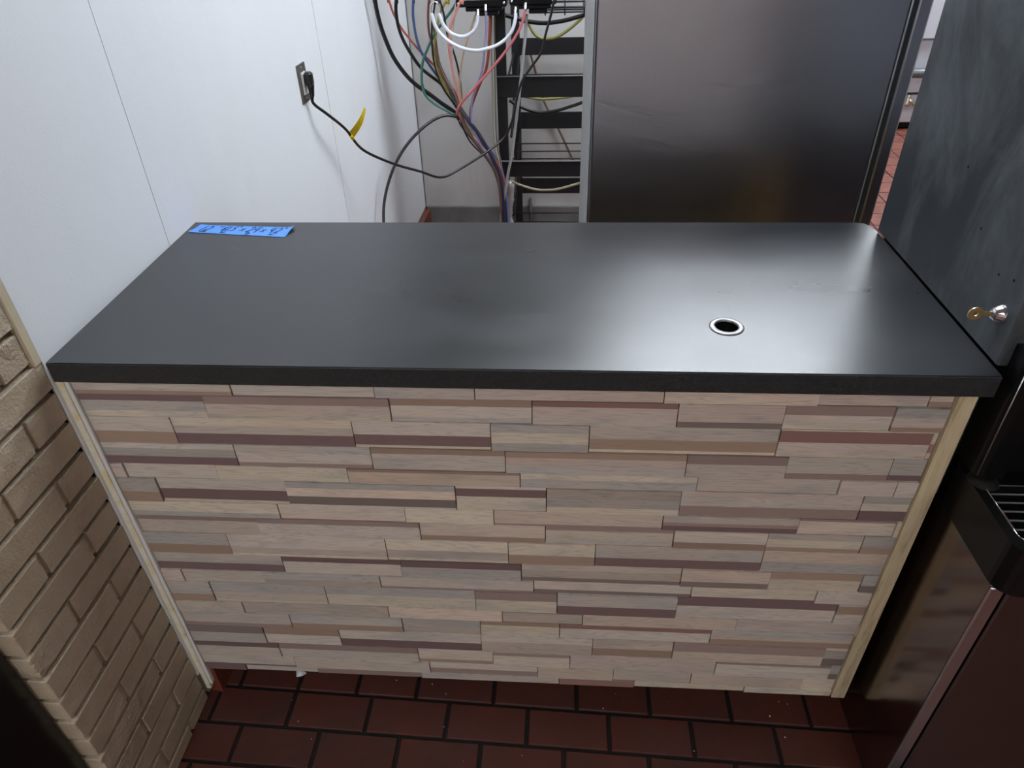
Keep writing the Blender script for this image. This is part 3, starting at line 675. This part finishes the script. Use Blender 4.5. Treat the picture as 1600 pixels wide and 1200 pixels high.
# ------------------------------------------------------------------ upright cooler behind the counter (its side faces us)
FY = 0.93
fr = empty('reach_in_cooler', (1.33, 1.3, 0))
tag(fr, 'tall stainless steel upright cooler standing behind the counter', 'refrigerator')
MB().cbox(0.961, 1.6815, FY, 1.665, 0.14, 1.505, 0.004).build('body', M['steel'], fr)
MB().cbox(0.9525, 0.9605, FY+0.004, 1.70, 0.14, 1.505, 0.002).build('rear_panel', M['alu'], fr)
MB().cbox(0.9535, 0.9565, FY-0.003, FY+0.0035, 0.14, 1.505, 0.001).build('corner_trim', M['steel_trim'], fr)
MB().cbox(0.9585, 0.9610, FY-0.003, FY+0.0035, 0.14, 1.505, 0.001).build('corner_trim', M['steel_trim'], fr)
MB().cbox(1.6820, 1.6870, FY-0.002, 1.66, 0.14, 1.505, 0.002).build('face_frame', M['steel_trim'], fr)
MB().box(1.6875, 1.699, FY+0.003, 1.66, 0.18, 1.495).build('gasket', M['gasket'], fr)
dr = MB().cbox(1.6995, 1.731, FY, 1.665, 0.18, 1.495, 0.004).build('door', M['steel'], fr)
MB().cbox(1.7315, 1.765, FY+0.62, FY+0.65, 0.9, 1.3, 0.006).build('handle', M['steel_trim'], dr)
for (x, y) in ((1.0, FY+0.05), (1.64, FY+0.05), (1.0, 1.6), (1.64, 1.6)):
    MB().lathe([(0.03, 0.14), (0.022, 0.13), (0.018, 0.03), (0.025, 0.0), (0.0, 0.0)], (x, y, 0), n=16).build('leg', M['steel_trim'], fr)

# ------------------------------------------------------------------ beverage dispenser and its steel cabinet on the right
cab = empty('steel_cabinet', (1.95, 0.2, 0))
tag(cab, 'dark polished steel base cabinet under the black drip tray', 'cabinet')
MB().cbox(1.602, 2.35, -0.158, 0.56, 0.02, 0.757, 0.003).build('body', M['steel_base'], cab)
MB().cbox(1.5995, 1.6235, -0.164, -0.1585, 0.02, 0.757, 0.002).build('edge_trim', M['steel_trim'], cab)
MB().cbox(1.628, 2.33, -0.166, -0.1585, 0.06, 0.750, 0.003).build('door', M['steel_door'], cab)
MB().box(1.62, 2.33, -0.12, 0.54, 0.0, 0.0195).build('plinth', M['black_matte'], cab)
dis = empty('beverage_dispenser', (1.95, 0.3, 0.758))
tag(dis, 'grey metal beverage dispenser with black splash panel and drip tray', 'dispenser')
MB().cbox(1.5845, 2.35, 0.026, 0.563, 1.0685, 2.0, 0.003).build('upper_body', M['steel_dull'], dis)
MB().cbox(1.602, 2.35, 0.058, 0.56, 0.858, 1.068, 0.002).build('lower_body', M['black_plastic'], dis)
# splash column with a rounded front corner
pts = [(1.6005, 0.057), (1.6005, -0.004)] + [(1.6165 - 0.016*math.cos(a), -0.004 - 0.016*math.sin(a)) for a in [k*math.pi/12 for k in range(1, 7)]] + [(1.646, -0.020), (1.646, 0.0), (2.35, 0.0), (2.35, 0.057)]
MB().prism(pts, 0.868, 1.1135).build('splash_panel', M['black_plastic'], dis)
MB().cbox(1.5992, 1.6008, 0.0545, 0.0575, 0.76, 1.02, 0.0004).build('edge_highlight', M['steel_trim'], dis)  # thin steel strips standing in for the highlights on the black edges
MB().sweep([(1.6040, -0.0150, 0.872), (1.6040, -0.0150, 1.112)], 0.0012, 6).build('edge_highlight', M['steel_trim'], dis)
# drip tray: shell with rounded corner, rim and inner well
def roundrect(x0, x1, y0, y1, r, n=6):
    P = []
    for cx, cy, a0 in ((x0+r, y0+r, math.pi), (x1-r, y0+r, 1.5*math.pi), (x1-r, y1-r, 0), (x0+r, y1-r, 0.5*math.pi)):
        for k in range(n+1):
            a = a0 + 0.5*math.pi*k/n; P.append((cx + r*math.cos(a), cy + r*math.sin(a)))
    return P
def tray():
    o = roundrect(1.5995, 2.30, -0.180, 0.0565, 0.035); i = roundrect(1.615, 2.26, -0.150, -0.026, 0.012); n = len(o)
    b = MB()
    vs = [(x, y, 0.758) for x, y in o] + [(x, y, 0.855) for x, y in o] + [(x, y, 0.858) for x, y in i] + [(x, y, 0.815) for x, y in i]
    fs = [tuple(range(n))[::-1], tuple(range(3*n, 4*n))]
    for k in range(3):
        fs += [(k*n+a, k*n+(a+1)%n, (k+1)*n+(a+1)%n, (k+1)*n+a) for a in range(n)]
    b.add(vs, fs); return b.build('drip_tray', M['black_plastic'], dis, recalc=True)
dt = tray()
MB().sweep([(*p, 0.8585) for p in roundrect(1.615, 2.26, -0.150, -0.026, 0.012)] + [(1.615, -0.138, 0.8585)], 0.0016, 6).build('rim_wire', M['chrome'], dt)
for k in range(6):
    y = -0.034 - 0.0205*k
    MB().cyl((1.618, y, 0.846), (2.257, y, 0.846), 0.0018, 8).build('grille_bar', M['pipe_grey'], dt)
for x in (1.68, 1.95, 2.22):
    MB().cyl((x, -0.150, 0.8425), (x, -0.034, 0.8425), 0.0016, 8).build('grille_bar', M['black_plastic'], dt)
# caulk lump where column meets the tray
cl = MB().lathe([(0.0, 0.006), (0.010, 0.010), (0.017, 0.006), (0.023, 0.002), (0.026, 0.0)], (1.620, -0.014, 0.8575), n=14)
cl.build('sealant_bead', M['black_rubber'], dis)
# lock and key on the side panel
lk = MB().lathe([(0.0, -0.015), (0.007, -0.015), (0.0105, -0.012), (0.0135, -0.005), (0.016, -0.0015), (0.016, 0.001)], (1.5845, 0.066, 1.143), 'x', 24)
lo = lk.build('cam_lock', M['chrome'], dis)
kb = MB().cbox(1.552, 1.573, 0.0650, 0.0670, 1.139, 1.147, 0.0006)
kb.lathe([(0.004, -0.0012), (0.0115, -0.0012), (0.0115, 0.0012), (0.004, 0.0012), (0.004, -0.0012)], (1.545, 0.066, 1.143), 'y', 20, smooth=False)
kb.build('key', M['brass'], lo)
for (y, z) in ((0.11, 1.19), (0.20, 1.23), (0.30, 1.30), (0.07, 1.20)):
    MB().lathe([(0.0, -0.0012), (0.0022, -0.0008), (0.0028, 0.0)], (1.5845, y, z), 'x', 10).build('rivet', M['black_plastic'], dis)

# ------------------------------------------------------------------ outlet, plug and cord on the left wall
def wx(y, d): return WALL(y) + d
ol = empty('wall_outlet', (wx(1.49, 0), 1.49, 1.185))
tag(ol, 'steel outlet plate with white socket on the white wall', 'outlet')
OY, OZ = 1.476, 1.190
def wbox(b, y0, y1, d0, d1, z0, z1):
    vs = [(wx(y0, d0), y0, z0), (wx(y0, d1), y0, z0), (wx(y1, d1), y1, z0), (wx(y1, d0), y1, z0)]
    return b.add(vs + [(x, y, z1) for x, y, _ in vs], [(0,3,2,1),(4,5,6,7),(0,1,5,4),(1,2,6,5),(2,3,7,6),(3,0,4,7)])
b = wbox(MB(), OY-0.036, OY+0.036, 0.0, 0.005, OZ-0.059, OZ+0.059); b.build('cover_plate', M['plate'], ol)
b = wbox(MB(), OY-0.017, OY+0.017, 0.005, 0.009, OZ-0.034, OZ+0.034); b.build('socket', M['white_plastic'], ol)
for s in (-1, 1):
    MB().lathe([(0.0, 0.0066), (0.003, 0.006), (0.004, 0.005)], (wx(OY, 0), OY, OZ+0.048*s), 'x', 10).build('screw', M['chrome'], ol)

TM = {}
def tube_obj(name, key, col, label, cat='tube', group='drink tubes in the tangle by the rack', sub=6, up=True, down=True, rough=0.3, trans=0.0, n=10):
    r, P = TUBES[key]
    P = [tuple(p) for p in P]
    if up and P[0][2] > 1.28: P = [(P[0][0] + (P[0][0]-P[1][0])*4, P[0][1], P[0][2] + 0.45)] + P
    if down and P[-1][2] < 0.4: P = P + [(P[-1][0]+0.004, P[-1][1], 0.15), (P[-1][0]+0.008, P[-1][1]+0.004, r + 0.004)]
    o = MB().sweep(spline(P, sub), r, n).build(name, tube_mat('tube_' + key, col, rough, trans))
    return tag(o, label, cat, group)

cr = empty('power_cord', TUBES['cord'][1][0]); tag(cr, 'black power cord plugged into the wall outlet', 'cord')
P = [tuple(p) for p in TUBES['cord'][1]]
plug_y, plug_z = 1.478, 1.196
P[0] = (wx(1.478, 0.024), 1.478, 1.150)
P = [(wx(1.478, 0.024), 1.478, 1.178)] + P + [(P[-1][0]+0.03, P[-1][1], 1.8)]
MB().sweep(spline(P, 8), TUBES['cord'][0], 10).build('cable', M['black_rubber'], cr)
pb = MB()
pb.cbox(wx(plug_y, 0.0095), wx(plug_y, 0.036), plug_y-0.014, plug_y+0.014, plug_z-0.014, plug_z+0.028, 0.006)
pb.sweep([(wx(plug_y, 0.025), plug_y, plug_z-0.006), (wx(plug_y, 0.025), plug_y, plug_z-0.020), (wx(plug_y, 0.024), plug_y, plug_z-0.050)], [0.0135, 0.011, 0.0065], 12)
pb.build('plug', M['black_rubber'], cr)
# yellow tag folded round the cord
cpts = spline(P, 8)
def nearest(y): return min(range(len(cpts)), key=lambda i: abs(cpts[i].y - y) + (0 if cpts[i].x < 0.5 else 9))
i0 = nearest(1.66); c0 = cpts[i0]; tdir = (cpts[i0+1]-cpts[i0-1]).normalized()
tg = MB().sweep([c0 - tdir*0.014, c0 + tdir*0.014], TUBES['cord'][0]+0.0012, 12)
side = Vector((0.55, 0.1, 0.85)).normalized(); W0 = tdir*0.021
base = c0 + Vector((0.0, 0, 0.006))
vs = []
for k in range(7):
    s = k/6; p = base + side*0.105*s + Vector((0.01*math.sin(3*s), 0.02*s*s, 0)); w = W0*(1-0.62*s*s)
    for off in (0.0, 0.0008):
        vs += [p - w + Vector((0, -off, 0)), p + w + Vector((0, -off, 0))]
fs = []
for k in range(6):
    a = k*4; fs += [(a, a+1, a+5, a+4), (a+2, a+6, a+7, a+3), (a, a+4, a+6, a+2), (a+1, a+3, a+7, a+5)]
fs += [(0, 2, 3, 1), (24, 25, 27, 26)]
tg.add(vs, fs); o = tg.build('tag', M['tag'], cr); o['label'] = 'yellow tag wrapped on the cord'

# ------------------------------------------------------------------ soda rack
rk = empty('soda_rack', (0.95, 2.75, 0))
tag(rk, 'black steel shelf rack for drink syrup in the corner behind the cooler', 'rack')
RX0, RX1, RYF, RYB = 0.575, 1.30, 2.50, 3.00
for (x, y, w) in ((RX0, RYF, 0.046), (RX1, RYF, 0.046), (RX0+0.038, RYB, 0.042), (RX1, RYB, 0.042)):
    MB().cbox(x, x+w, y, y+0.04, 0, 2.0, 0.003).build('post', M['black_matte'], rk)
FR = [(0.985, 0.888), (0.595, 0.512), (0.205, 0.12), (1.385, 1.295)]
BR = [(1.054, 0.973), (0.688, 0.600), (0.324, 0.234), (1.44, 1.36)]
for (f1, f0), (b1, b0), WT in zip(FR, BR, ((0.1,), (0.08, 0.28, 0.5), (0.1, 0.3, 0.5), (0.1, 0.4))):
    MB().cbox(RX0+0.004, RX1+0.042, RYF-0.006, RYF-0.0005, f0, f1, 0.0015).build('rail', M['black_matte'], rk)
    MB().cbox(RX0+0.004, RX1+0.042, RYF-0.020, RYF-0.0065, f1-0.004, f1, 0.001).build('rail_lip', M['pipe_grey'], rk)
    MB().cbox(RX0+0.081, RX1, RYB+0.006, RYB+0.012, b0, b1, 0.0015).build('rail', M['black_matte'], rk)
    for t in WT:
        y = RYF + (RYB-RYF)*t; z = f1 - 0.01 + (b0 + 0.02 - f1)*t
        MB().cyl((RX0+0.047, y, z), (RX1, y, z), 0.0035, 8).build('shelf_wire', M['black_matte'], rk)
    for x in (RX0+0.05, RX1-0.02):
        MB().cyl((x, RYF+0.041, f1-0.02), (x, RYB-0.001, b0+0.012), 0.005, 8).build('side_wire', M['black_matte'], rk)
for z0, z1 in ((0.30, 0.58), (0.70, 0.97)):
    MB().sweep([(RX0+0.06, RYF+0.02, z0), (RX0+0.075, RYB, z1)], 0.006, 8).build('brace', M['black_matte'], rk)
    MB().sweep([(0.665, 2.62, z0+0.20), (0.662, 2.62, z0+0.15), (0.668, 2.60, z0+0.12), (0.676, 2.59, z0+0.13)], 0.004, 8).build('hook', M['black_matte'], rk)

# wire basket on the rack at the top
bk = empty('wire_basket', (0.95, 2.6, 1.23)); tag(bk, 'black wire basket hanging at the top of the rack', 'basket')
for (y, z) in ((2.47, 1.285), (2.47, 1.262), (2.56, 1.232), (2.66, 1.228), (2.74, 1.228)):
    MB().cyl((0.76, y, z), (1.16, y, z), 0.0035, 8).build('wire', M['black_matte'], bk)
for k in range(5):
    x = 0.80 + 0.085*k
    MB().sweep([(x, 2.47, 1.29), (x, 2.47, 1.235), (x, 2.74, 1.224), (x, 2.74, 1.29)], 0.003, 6).build('wire', M['black_matte'], bk)

def pump(x0, x1, y, z, label, n):
    e = empty('syrup_pump', ((x0+x1)/2, y, z)); tag(e, label, 'pump', 'black syrup pumps on the rack')
    w = x1-x0
    MB().cbox(x0, x1, y-0.03, y+0.07, z+0.035, z+0.16, 0.004).build('body', M['black_plastic'], e)
    MB().cbox(x0+0.18*w, x1-0.02, y-0.022, y+0.06, z+0.018, z+0.035, 0.003).build('valve_block', M['black_plastic'], e)
    MB().cbox(x0+0.42*w, x0+0.82*w, y-0.018, y+0.05, z, z+0.018, 0.003).build('port_block', M['black_plastic'], e)
    MB().cbox(x0+0.10*w, x1-0.06*w, y-0.0325, y-0.0302, z+0.062, z+0.15, 0.001).build('label_plate', M['label_white'], e)
    for k in range(4):
        MB().box(x0+0.16*w, x0+(0.52 if k % 2 else 0.80)*w, y-0.0331, y-0.0326, z+0.075+0.016*k, z+0.078+0.016*k).build('label_line', M['pipe_grey'], e)
    for s in (0.05, 0.95):
        MB().lathe([(0.0, -0.004), (0.005, -0.003), (0.006, 0.0)], (x0+s*w, y-0.03, z+0.05), 'y', 10).build('screw', M['chrome'], e)
    return e
pump(0.425, 0.640, 2.41, 1.247, 'black syrup pump with white label, left of the rack post', 0)
pump(0.652, 0.845, 2.41, 1.252, 'black syrup pump with white label, right of the rack post', 1)
def barb(p, l=0.03):
    o = MB().lathe([(0.0, 0.0), (0.006, 0.0), (0.008, 0.008), (0.006, 0.009), (0.008, 0.018), (0.006, 0.019), (0.006, l), (0, l)], p, n=12).build('hose_barb', M['chrome'])
    return o
for nm, key in (('white loop', 'white_long'), ('white short loop', 'white_short'), ('purple tube', 'purple'), ('pink tube', 'pink')):
    r, P = TUBES[key]; p = P[-1] if key.startswith('white') else P[0]
    o = barb((p[0], p[1], p[2]-0.006)); tag(o, 'steel hose barb at the end of the %s' % {'white loop': 'long white tube', 'white short loop': 'short white tube'}.get(nm, nm), 'fitting', 'steel hose barbs')

# drink tubes
tube_obj('drink_tube', 'black_a', (26,26,27), 'thick black hose, leftmost of the tangle by the wall corner', n=12)
tube_obj('drink_tube', 'black_b', (28,28,29), 'second black hose from the left in the tangle', n=12)
tube_obj('drink_tube', 'red', (186,92,80), 'thin coral red tube crossing behind the black hoses')
tube_obj('drink_tube', 'blue', (70,94,138), 'blue drink tube in the tangle')
tube_obj('drink_tube', 'brown_a', (128,80,70), 'reddish brown tube left of the hanging hook')
tube_obj('drink_tube', 'green', (62,118,108), 'green tube bowing left across the tangle')
tube_obj('drink_tube', 'yellow', (172,160,78), 'olive yellow tube running down the middle of the tangle')
tube_obj('drink_tube', 'black_c', (20,20,20), 'thin black tube running beside the olive yellow one')
tube_obj('drink_tube', 'brown_b', (104,76,64), 'brown tube lying beside the yellow one in the bundle', up=False)
tube_obj('drink_tube', 'pale', (206,186,180), 'pale pinkish clear tube next to the salmon tube')
tube_obj('drink_tube', 'salmon', (216,140,128), 'salmon pink tube in the middle of the tangle')
tube_obj('drink_tube', 'striped', (34,34,36), 'thin dark tube passing behind the salmon tube')
tube_obj('drink_tube', 'white_long', (220,224,232), 'long white tube looping between hook and right pump', up=False, rough=0.25)
tube_obj('drink_tube', 'white_short', (220,224,232), 'short white tube looping from hook to left pump', up=False, rough=0.25)
o = MB().sweep(spline(TUBES['hook'][1], 8), TUBES['hook'][0], 10).build('pipe_hook', M['chrome']); tag(o, 'curved steel return bend joining the two white tubes', 'pipe')
tube_obj('drink_tube', 'peach', (206,176,140), 'thin peach tube hanging from the left pump', up=False)
tube_obj('drink_tube', 'purple', (146,134,172), 'lavender purple tube hanging from the left pump', up=False)
tube_obj('drink_tube', 'rust', (150,70,54), 'rust red tube behind the lavender one', up=False)
tube_obj('drink_tube', 'pink', (206,112,118), 'bright pink tube sweeping from the right pump into the bundle', up=False)
tube_obj('drink_tube', 'navy', (36,38,58), 'thick navy blue tube on the right side of the bundle', up=False)
tube_obj('drink_tube', 'clear_a', (150,146,130), 'cloudy clear tube running straight down beside the rack post')
tube_obj('drink_tube', 'clear_b', (118,114,100), 'narrow smoky tube between the clear tube and the rack post')
tube_obj('drink_tube', 'clear_front', (150,150,148), 'grey translucent hose crossing in front of the rack post', up=False, rough=0.2)
tube_obj('drain_hose', 'loop', (44,44,46), 'dark grey hose arching from the bundle down behind the counter', 'hose', None, up=False, rough=0.22, n=12)
RG = 'hoses lying inside the rack'
tube_obj('rack_hose', 'rack_yellow_a', (146,142,78), 'yellow hose sagging at the top of the rack', 'hose', RG, up=False, down=False)
tube_obj('rack_hose', 'rack_yellow_b', (156,150,84), 'yellow hose just under the upper front rail of the rack', 'hose', RG, up=False, down=False)
tube_obj('rack_hose', 'rack_black_a', (22,22,23), 'thick black hose sagging above the top rear rail', 'hose', RG, up=False, down=False)
tube_obj('rack_hose', 'rack_black_b', (22,22,23), 'black hose sagging above the middle rear rail', 'hose', RG, up=False, down=False)
tube_obj('rack_hose', 'rack_beige', (176,168,140), 'beige hose sagging under the lower front rail', 'hose', RG, up=False, down=False)
tube_obj('wall_pipe', 'rack_copper', (122,96,78), 'thin brown pipe slanting down the wall behind the rack', 'pipe', None, up=False, down=False)
# crumpled clear plastic sleeve hanging in the rack
sl = MB(); prof = []
for k in range(15):
    t = k/14; p = (0.622 + 0.006*math.sin(t*9), 2.475, 0.50 - 0.33*t); prof.append(p)
sl.sweep(prof, [0.010 + 0.012*abs(math.sin(k*1.15)) for k in range(15)], 9)
o = sl.build('plastic_sleeve', tube_mat('clear_plastic', (196,186,184), 0.12, 0.55)); tag(o, 'crumpled clear plastic sleeve hanging by the lower rack post', 'plastic')
o = MB().sweep([(0.70, 3.088, 0.17), (0.70, 3.05, 0.17), (0.702, 3.04, 0.15), (0.704, 3.04, 0.012)], 0.010, 10).build('drain_pipe', M['pipe_grey']); tag(o, 'short grey drain pipe at the wall low behind the rack', 'pipe')

# ------------------------------------------------------------------ white equipment seen through the gap on the right
wq = empty('white_equipment', (3.75, 5.3, 0)); tag(wq, 'white kitchen unit far back in the gap beside the cooler', 'appliance')
MB().cbox(3.0, 4.6, 5.02, 5.7, 0.05, 0.655, 0.008).build('body', M['white_enamel'], wq)
MB().cbox(2.98, 4.62, 4.99, 5.7, 0.662, 1.4, 0.008).build('upper_panel', M['white_enamel'], wq)
MB().cbox(3.02, 4.58, 5.06, 5.6, 0.0, 0.0495, 0.004).build('plinth', M['black_matte'], wq)
MB().cyl((3.30, 4.97, 0.43), (4.2, 4.97, 0.43), 0.035, 14).build('pipe', M['pipe_grey'], wq)
MB().cbox(3.38, 3.43, 4.93, 5.019, 0.40, 0.60, 0.008).build('handle', M['black_plastic'], wq)
MB().cbox(3.0, 4.6, 5.012, 5.0195, 0.265, 0.280, 0.002).build('seam', M['gasket'], wq)
vv = MB().lathe([(0.0, 0.0), (0.02, 0.0), (0.022, 0.02), (0.014, 0.03), (0.014, 0.08), (0.0, 0.08)], (3.56, 4.98, 0.19), n=14)
vv.cyl((3.56, 4.98, 0.24), (3.61, 4.96, 0.20), 0.012, 10); vv.build('valve', M['valve'], wq)

# paper scrap and crumbs on the floor
sc = MB(); pv = [(0.196,0.080,0.003),(0.214,0.078,0.012),(0.222,0.092,0.004),(0.205,0.100,0.014),(0.192,0.094,0.006),(0.208,0.088,0.020)]
sc.add(pv, [(0,1,5),(1,2,5),(2,3,5),(3,4,5),(4,0,5),(0,4,3,2,1)])
o = sc.build('paper_scrap', M['paper']); tag(o, 'small crumpled white paper scrap on the floor under the counter', 'paper')
cb = MB(); rc = random.Random(5)
for k in range(22):
    x, y = rc.uniform(0.2, 1.5), rc.uniform(-0.16, 0.1); s = rc.uniform(0.001, 0.0024)
    cb.add([(x-s,y,0.0003),(x+s,y-s,0.0003),(x,y+s,0.0003),(x,y,0.0003+1.4*s)], [(0,1,3),(1,2,3),(2,0,3),(0,2,1)])
o = cb.build('floor_crumbs', M['paper']); tag(o, 'tiny pale crumbs scattered on the red floor tiles', 'crumbs', kind='stuff')

# ------------------------------------------------------------------ ceiling lights
for i, (x, y, lx, ly, watt, col, label) in enumerate(FIXTURES):
    e = empty('ceiling_light', (x, y, CEILING_Z)); tag(e, label, 'light')
    f = MB()
    for (a, b, c, d) in ((x-lx/2-0.03, x+lx/2+0.03, y-ly/2-0.03, y-ly/2), (x-lx/2-0.03, x+lx/2+0.03, y+ly/2, y+ly/2+0.03), (x-lx/2-0.03, x-lx/2, y-ly/2, y+ly/2), (x+lx/2, x+lx/2+0.03, y-ly/2, y+ly/2)):
        f.box(a, b, c, d, CEILING_Z-0.03, CEILING_Z-0.001)
    f.build('frame', M['white_plastic'], e)
    area = lx*ly
    MB().box(x-lx/2+0.001, x+lx/2-0.001, y-ly/2+0.001, y+ly/2-0.001, CEILING_Z-0.022, CEILING_Z-0.002).build('diffuser', emission('diffuser_%d' % i, col, watt/area/math.pi), e)
